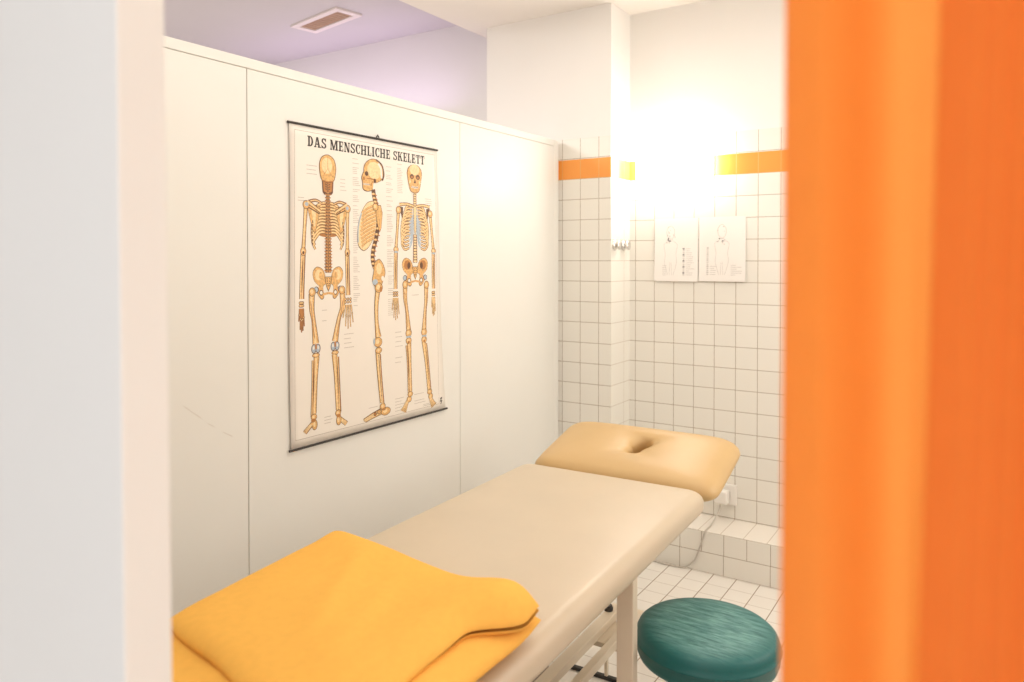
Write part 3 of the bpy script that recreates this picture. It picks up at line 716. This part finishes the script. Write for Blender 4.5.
bm = bmesh.new(); tube(bm, catmull(pts, 8), 0.0032, 8); obj('cable', bm, M['cable'], cd, smooth=True)

# ------------------------------------------------------------------ treatment table
TX0, TX1, TY0, TY1 = -1.366, -0.727, 0.47, 2.195
TC = (TX0+TX1)/2
table = thing('massage_table', 'cream padded massage table with raised tan headrest on pale steel legs', 'massage table', (TC, 2.2, 0))
table.rotation_euler.z = R(2.0)

def rrect(x0, x1, y0, y1, r, n=8):
    out = []
    for cx, cy, a0 in ((x1-r, y1-r, 0), (x0+r, y1-r, PI/2), (x0+r, y0+r, PI), (x1-r, y0+r, 3*PI/2)):
        for k in range(n+1):
            a = a0+PI/2*k/n; out.append((cx+r*math.cos(a), cy+r*math.sin(a)))
    # extra points on the straights
    full = []
    for i in range(len(out)):
        a, b_ = out[i], out[(i+1) % len(out)]
        d = math.hypot(b_[0]-a[0], b_[1]-a[1]); m_ = max(1, int(d/0.05))
        for k in range(m_): full.append((a[0]+(b_[0]-a[0])*k/m_, a[1]+(b_[1]-a[1])*k/m_))
    return full

def cushion(x0, x1, y0, y1, z0, z1, rt, rb, rc, crown=0.004):
    """upholstered slab with rolled edges"""
    bm = bmesh.new(); rings = []
    prof = []
    for k in range(5): a = PI/2*k/4; prof.append((rb*(1-math.sin(a)), z0+rb*(1-math.cos(a))))
    for k in range(9): a = PI/2*k/8; prof.append((rt*(1-math.cos(a)), z1-rt*(1-math.sin(a))))
    w = min(x1-x0, y1-y0)/2
    for t in (0.3, 0.5, 0.75, 0.92): prof.append((rt+(w-rt)*t*0.98, z1+crown*math.sin(t*PI/2)))
    base = rrect(x0, x1, y0, y1, rc)
    cx, cy = (x0+x1)/2, (y0+y1)/2; hx, hy = (x1-x0)/2, (y1-y0)/2
    for ins, z in prof:
        rings.append([bm.verts.new((cx+(px-cx)*(1-ins/hx), cy+(py-cy)*(1-ins/hy), z)) for px, py in base])
    n = len(base)
    for a, b_ in zip(rings, rings[1:]):
        for k in range(n): bm.faces.new((a[k], a[(k+1) % n], b_[(k+1) % n], b_[k]))
    bm.faces.new(rings[0][::-1]); bm.faces.new(rings[-1])
    return bm
obj('main_cushion', cushion(TX0, TX1, TY0, TY1, 0.622, 0.697, 0.034, 0.028, 0.035), M['leather'], table, smooth=True)

# headrest: ring-shaped cushion around the face slot, tilted up
def headrest():
    bm = bmesh.new(); n = 96
    Lh, T = 0.365, 0.066; hw = 0.328
    def outer(a):
        # superellipse-like rounded rectangle, centre at (0, Lh/2)
        c, s = math.cos(a), math.sin(a); e = 2/9.0
        return (hw*math.copysign(abs(c)**e, c), Lh/2+Lh/2*math.copysign(abs(s)**(2/9.0), s))
    def hole(a):
        # keyhole: wide towards the far end, narrow towards the body
        s = math.sin(a); r = 0.032+0.010*s - 0.010*math.exp(-((s+0.25)/0.3)**2)
        return (0.004+r*math.cos(a)*0.95+0.012*s, 0.212+0.054*s)
    loops = []
    def ring(fr, z):   # fr 0 = slot edge, 1 = outer edge
        loop = []
        for k in range(n):
            a = 2*PI*k/n; o_, h_ = outer(a), hole(a)
            loop.append(bm.verts.new((h_[0]+(o_[0]-h_[0])*fr, h_[1]+(o_[1]-h_[1])*fr, z)))
        return loop
    loops = []
    R_ = 0.03
    for fr, z in ((0.0, 0.012), (0.0, T-0.022), (0.015, T-0.012), (0.05, T-0.004), (0.12, T+0.001), (0.3, T+0.006), (0.55, T+0.006), (0.78, T), (0.88, T-0.006), (0.945, T-0.016),
                  (0.985, T-0.030), (1.0, T-0.044), (0.985, 0.012), (0.95, 0.004), (0.88, 0.0), (0.5, 0.0), (0.06, 0.0)):
        loops.append(ring(fr, z))
    m_ = len(loops)
    cap_ = ring(0.0, 0.011); bm.faces.new(cap_)
    for i in range(m_):
        a, b_ = loops[i], loops[(i+1) % m_]
        for k in range(n): bm.faces.new((a[k], a[(k+1) % n], b_[(k+1) % n], b_[k]))
    rot = Matrix.Rotation(R(13.5), 4, 'X')
    for v in bm.verts:
        q = v.co.copy(); q.z -= T
        v.co = (rot @ q) + Vector((TC+0.014, TY1+0.006, 0.700))
    return bm
hr = obj('headrest', headrest(), M['leather_tan'], table, smooth=True, label='tan headrest with keyhole face slot')
# frame below the cushions
bm = bmesh.new()
for x in (-1.19, -0.93): box(bm, x-0.02, x+0.02, 0.6, 2.10, 0.585, 0.622)
for y in (0.86, 1.735): box(bm, -1.28, -0.80, y-0.02, y+0.02, 0.585, 0.622)
obj('under_frame', bm, M['steel_cream'], table, bevel=0.003)
for x in (-1.19, -0.93):
    bm = bmesh.new(); tube(bm, [(x, 2.06, 0.60), (x, 2.20, 0.612), (x, 2.44, 0.686)], 0.010, 8)
    obj('headrest_arm', bm, M['steel_cream'], table)
LEGS = [(x, y) for x in (-0.797, -1.287) for y in (0.86, 1.735)]
for x, y in LEGS:
    o = obj('leg', boxbm(x-0.0225, x+0.0225, y-0.016, y+0.016, 0.018, 0.622), M['steel_cream'], table, bevel=0.003)
    bm = bmesh.new(); lathe(bm, [(0, 0), (0.022, 0), (0.024, 0.008), (0.018, 0.02), (0, 0.02)], (x, y, 0), 'Z', 20)
    f = obj('foot', bm, M['black'], None, smooth=False); f.parent = o; f.matrix_parent_inverse = Matrix.Identity(4)
for y in (0.86, 1.735):
    obj('cross_beam', boxbm(-1.262, -0.814, y-0.015, y+0.015, 0.130, 0.172), M['steel_cream'], table, bevel=0.003)
for x0, x1 in ((-1.100, -1.060), (-1.012, -0.986)):
    obj('base_rail', boxbm(x0, x1, 0.80, 2.35, 0.172, 0.200), M['steel_cream'], table, bevel=0.003)
obj('base_plate', boxbm(-1.105, -0.94, 2.130, 2.285, 0.156, 0.172), M['steel_cream'], table, bevel=0.002)
obj('floor_bar', boxbm(-1.205, -1.02, 2.218, 2.236, 0.0, 0.012), M['black'], table, bevel=0.003, label='black rubber bar on the floor')
bm = bmesh.new(); box(bm, -1.075, -1.065, 2.222, 2.232, 0.010, 0.157); obj('post', bm, M['steel_cream'], table)
obj('motor_housing', boxbm(-1.26, -1.125, 1.55, 1.93, 0.09, 0.22), M['grey_box'], table, bevel=0.008)
def knobpart(c, axis, r, l):
    bm = bmesh.new(); lathe(bm, [(0, 0), (r, 0), (r*1.05, l*0.5), (r*0.8, l), (0, l)], c, axis, 16); return obj('clamp_knob', bm, M['black'], table, smooth=False, label='black clamp knob')
knobpart((-0.80, 1.752, 0.598), 'Y', 0.009, 0.03); knobpart((-1.090, 2.29, 0.20), 'Z', 0.015, 0.018); knobpart((-1.060, 2.32, 0.186), 'X', 0.014, 0.014)

# ------------------------------------------------------------------ blanket
def sstep(a, b_, x):
    t = max(0.0, min(1.0, (x-a)/(b_-a))); return t*t*(3-2*t)
def blanket():
    bm = bmesh.new()
    def slab(cs, zc, T, fn, nu=46, nv=42, seed=0.0, pr=(9, 9, 9, 9), rc=0.10):
        """pr: edge powers left, right, front, back (small = softer, rounder edge)"""
        top, bot = [], []
        for j in range(nv+1):
            rt_, rb_ = [], []
            for i in range(nu+1):
                s = math.sin((-1+2*i/nu)*PI/2); t = math.sin((-1+2*j/nv)*PI/2)
                sr, tr = s*math.sqrt(1-rc*t*t), t*math.sqrt(1-rc*s*s)
                a, b_ = (sr+1)/2, (tr+1)/2
                x = (cs[0][0]*(1-a)+cs[1][0]*a)*(1-b_)+(cs[3][0]*(1-a)+cs[2][0]*a)*b_
                y = (cs[0][1]*(1-a)+cs[1][1]*a)*(1-b_)+(cs[3][1]*(1-a)+cs[2][1]*a)*b_
                es = max(0.0, 1-abs(s)**(pr[1] if s > 0 else pr[0])); et = max(0.0, 1-abs(t)**(pr[3] if t > 0 else pr[2]))
                e = es*et
                h_ = T/2*e**0.5
                k = max(abs(s), abs(t))**4
                x += 0.007*k*noise.noise(Vector((s*2.2, t*2.2, seed))); y += 0.008*k*noise.noise(Vector((s*2.2+9, t*2.2, seed)))
                w = 0.008*noise.noise(Vector((x*6, y*6, seed+3)))+0.0022*noise.noise(Vector((x*17, y*12, seed+5)))
                dx, dy, dz, dt, gt, gb = fn(a, b_)
                rt_.append((x+dx, y+dy, zc+h_*gt+w*e+dz+dt)); rb_.append((x+dx, y+dy, zc-h_*gb+dz))
            top.append(rt_); bot.append(rb_)
        def grid(g_, flip):
            vs = [[bm.verts.new(c) for c in r_] for r_ in g_]
            for j in range(nv):
                for i in range(nu):
                    q = (vs[j][i], vs[j][i+1], vs[j+1][i+1], vs[j+1][i])
                    bm.faces.new(q[::-1] if flip else q)
        grid(top, False); grid(bot, True)
        bmesh.ops.remove_doubles(bm, verts=bm.verts, dist=0.0002)
    # lower folded layers (front-left, front-right, back-right, back-left)
    def low(a, b_):
        return (0, 0, -0.003*sstep(0.9, 1, a), 0.0, 1.0, 1.0)
    slab([(-1.235, 0.55), (-0.690, 0.55), (-0.678, 1.185), (-1.245, 1.175)], 0.7352, 0.062, low, seed=1.0, pr=(9, 5, 9, 9))
    # upper folded layers with a rolled bulge at the back right corner
    def upp(a, b_):
        c = sstep(0.68, 1.0, a)*sstep(0.66, 0.86, b_)
        ridge = math.exp(-((a-0.90)/0.10)**2)*sstep(0.35, 0.88, b_)
        dip = math.exp(-((a-0.66)/0.12)**2-((b_-0.62)/0.30)**2)
        droop = sstep(0.80, 1.0, a)*(1-sstep(0.45, 0.8, b_))
        fold = math.exp(-((a-0.25-0.45*(1-b_))/0.07)**2)*sstep(0.1, 0.5, b_)*(1-sstep(0.75, 0.95, b_))
        fold2 = math.exp(-((a-0.52-0.25*(1-b_))/0.05)**2)*sstep(0.1, 0.4, b_)*(1-sstep(0.6, 0.9, b_))
        hump = math.exp(-((a-0.12)/0.20)**2-((b_-0.95)/0.12)**2)
        tip = sstep(0.90, 1.0, a)*c
        return (0.066*c, 0.008*c, 0.006*c-0.018*tip-0.004*droop, 0.016*ridge-0.009*dip+0.009*fold+0.008*fold2+0.010*hump, 1.0+0.6*c, 1.0+0.1*c)
    slab([(-1.203, 0.735), (-0.722, 0.66), (-0.742, 1.150), (-1.262, 1.203)], 0.771, 0.036, upp, seed=4.0, pr=(7, 10, 10, 8), rc=0.07)
    # turned-back hem along the front of the upper layers
    def hem(a, b_): return (0, 0, 0, 0, 1, 1)
    slab([(-1.206, 0.705), (-0.76, 0.645), (-0.76, 0.90), (-1.23, 0.95)], 0.757, 0.018, hem, nu=30, nv=14, seed=8.0, rc=0.04)
    return bm
bl = obj('blanket', blanket(), M['fleece'], None, smooth=True, sub=1, origin=(-1.0, 0.9, 0.70))
tag(bl, 'folded yellow-orange fleece blanket on the foot end of the cream massage table', 'blanket')

# ------------------------------------------------------------------ stool
SX, SY = -0.628, 1.911
st = thing('rolling_stool', 'round stool with a scratched teal padded seat beside the massage table', 'stool', (SX, SY, 0))
bm = bmesh.new()
lathe(bm, [(0, 0.346), (0.165, 0.346), (0.178, 0.352), (0.183, 0.366), (0.1845, 0.388), (0.187, 0.3895), (0.1878, 0.3925), (0.187, 0.3955), (0.1845, 0.397), (0.183, 0.409), (0.178, 0.420), (0.170, 0.427), (0.160, 0.4305), (0.13, 0.4322), (0.08, 0.433), (0.03, 0.434), (0, 0.434)], (0, 0, 0), 'Z', 72)
s_ = obj('seat', bm, M['teal'], st, smooth=True); s_.location = (SX, SY, 0)
def stpart(name, bm_, m_, parent=st, **k): return obj(name, bm_, m_, parent, **k)
bm = bmesh.new(); lathe(bm, [(0, 0.328), (0.13, 0.330), (0.15, 0.338), (0.15, 0.346), (0, 0.346)], (SX, SY, 0), 'Z', 40); stpart('seat_plate', bm, M['black'])
bm = bmesh.new(); lathe(bm, [(0, 0.08), (0.026, 0.08), (0.026, 0.19), (0.016, 0.192), (0.016, 0.330), (0, 0.330)], (SX, SY, 0), 'Z', 24); stpart('column', bm, M['chrome'], smooth=False)
for k in range(5):
    a = 2*PI*k/5+0.855; d = Vector((math.cos(a), math.sin(a), 0)); c = Vector((SX, SY, 0))
    bm = bmesh.new(); tube(bm, [c+Vector((0, 0, 0.10)), c+d*0.12+Vector((0, 0, 0.088)), c+d*0.20+Vector((0, 0, 0.062))], [0.022, 0.018, 0.013], 12)
    b_ = stpart('base_leg', bm, M['chrome'], smooth=True)
    bm = bmesh.new(); sd_ = Vector((-d.y, d.x, 0)); q = c+d*0.20+Vector((0, 0, 0.026))
    for sgn in (-1, 1): tube(bm, [q+sd_*0.004*sgn, q+sd_*0.018*sgn], 0.026, 20)
    tube(bm, [q, q+Vector((0, 0, 0.04))], 0.006, 8)
    w_ = obj('castor', bm, M['black'], None); w_.parent = b_; w_.matrix_parent_inverse = Matrix.Identity(4)
# lever below the seat
bm = bmesh.new(); tube(bm, [(SX-0.03, SY, 0.320), (SX-0.13, SY-0.02, 0.318), (SX-0.185, SY-0.02, 0.324)], 0.005, 8); stpart('lever', bm, M['black'])

# ------------------------------------------------------------------ curtain
def curtain():
    bm = bmesh.new(); NZ = 40
    rows = []
    for j in range(NZ+1):
        z = 0.01+2.595*j/NZ
        k = (z-1.0)/0.75           # 0 at the lower part of the picture, 1 at the top
        k = max(-0.6, min(1.8, k))
        e = -0.034+0.017*k          # edge of the nearer fold leans over its height
        ctl = [(-0.060, 0.462), (-0.074, 0.455), (-0.088+0.003*k, 0.448), (-0.1005+0.002*k, 0.436), (-0.094+0.002*k, 0.424), (-0.078, 0.416), (-0.066, 0.421), (-0.055, 0.431), (-0.046, 0.437), (-0.036, 0.440), (e-0.002, 0.444)]
        # the cloth runs on behind, turns back and comes forward again as the nearer fold
        x = e+0.016
        while x < 0.30: ctl.append((x, 0.452+0.006*math.sin(x*90))); x += 0.02
        ctl += [(0.315, 0.446), (0.30, 0.436)]
        x = 0.28
        while x > e+0.014: ctl.append((x, 0.428+0.004*math.sin(x*70))); x -= 0.02
        ctl += [(e+0.004, 0.414), (e, 0.403), (e+0.006, 0.396)]
        x = e+0.014; i = 0
        while x < 0.58:
            am = 0.0004+0.0011*sstep(-0.015, 0.02, x)
            ctl.append((x, 0.391+am*(1 if i % 2 else -1)+(0.020*(1-math.cos((x-0.06)*40)) if x > 0.06 else 0)))
            x += 0.0046 if x < 0.06 else 0.02; i += 1
        ctl = ctl[:100]
        rows.append([(p_.x, p_.y, z) for p_ in catmull([(a, b_, 0) for a, b_ in ctl], 4)])
    n = min(len(r_) for r_ in rows)
    vs = [[bm.verts.new(c) for c in r_[:n]] for r_ in rows]
    for j in range(NZ):
        for i in range(n-1): bm.faces.new((vs[j][i], vs[j][i+1], vs[j+1][i+1], vs[j+1][i]))
    return bm
cu = obj('curtain', curtain(), M['curtain'], None, smooth=True, origin=(0.1, 0.42, 0.01))
tag(cu, 'bright orange fabric curtain hanging in folds at the right edge', 'curtain')

# ------------------------------------------------------------------ lights
def area(name, loc, rot, size, power, col, sy=None):
    l = bpy.data.lights.new(name, 'AREA'); l.energy = power; l.color = col; l.size = size
    if sy: l.shape = 'RECTANGLE'; l.size_y = sy
    o = bpy.data.objects.new(name, l); C.objects.link(o); o.location = loc; o.rotation_euler = rot
    return o
area('cubicle_ceiling_light', (-0.75, 1.75, SOF-0.01), (0, 0, 0), 1.7, 24, (1.0, 0.97, 0.89), 2.3)
area('right_side_light', (0.60, 2.55, 1.55), (0, R(90), 0), 1.3, 19, (1.0, 0.97, 0.91), 1.2)  # unseen light added on the right to brighten the faces turned that way
area('corridor_ceiling_light', (0.1, -1.2, SOF-0.01), (0, 0, 0), 1.6, 50, (1.0, 0.985, 0.955), 1.2)
area('neighbour_ceiling_light', (-3.2, 1.2, 2.73), (0, 0, 0), 0.8, 96, (1.0, 0.95, 0.92))
area('violet_cove_light', (-3.4, 3.25, 2.25), (R(180), 0, 0), 1.6, 2.8, (0.74, 0.52, 1.0), 0.2)
w = bpy.data.worlds.new('world'); bpy.context.scene.world = w; w.use_nodes = True
w.node_tree.nodes['Background'].inputs[0].default_value = (1.0, 0.985, 0.94, 1)
w.node_tree.nodes['Background'].inputs[1].default_value = 1.2

# ------------------------------------------------------------------ camera
cam = bpy.data.cameras.new('camera'); co = bpy.data.objects.new('camera', cam); C.objects.link(co)
co.location = (0, 0, 1.4); co.rotation_euler = (R(90-0.807), 0, R(32.983))
cam.sensor_width = 36; cam.lens = 743.13*36/1024; cam.shift_y = -(341-268.24)/1024
cam.clip_start = 0.01
cam.dof.use_dof = True; cam.dof.focus_distance = 2.4; cam.dof.aperture_fstop = 3.2
sc = bpy.context.scene
sc.camera = co
sc.view_settings.view_transform = 'Standard'
sc.view_settings.look = 'None'
sc.view_settings.exposure = -0.52
sc.cycles.use_denoising = True
sc.cycles.max_bounces = 8
sc.cycles.diffuse_bounces = 5
for o in list(bpy.data.objects):
    if '_at' in o.keys(): del o['_at']
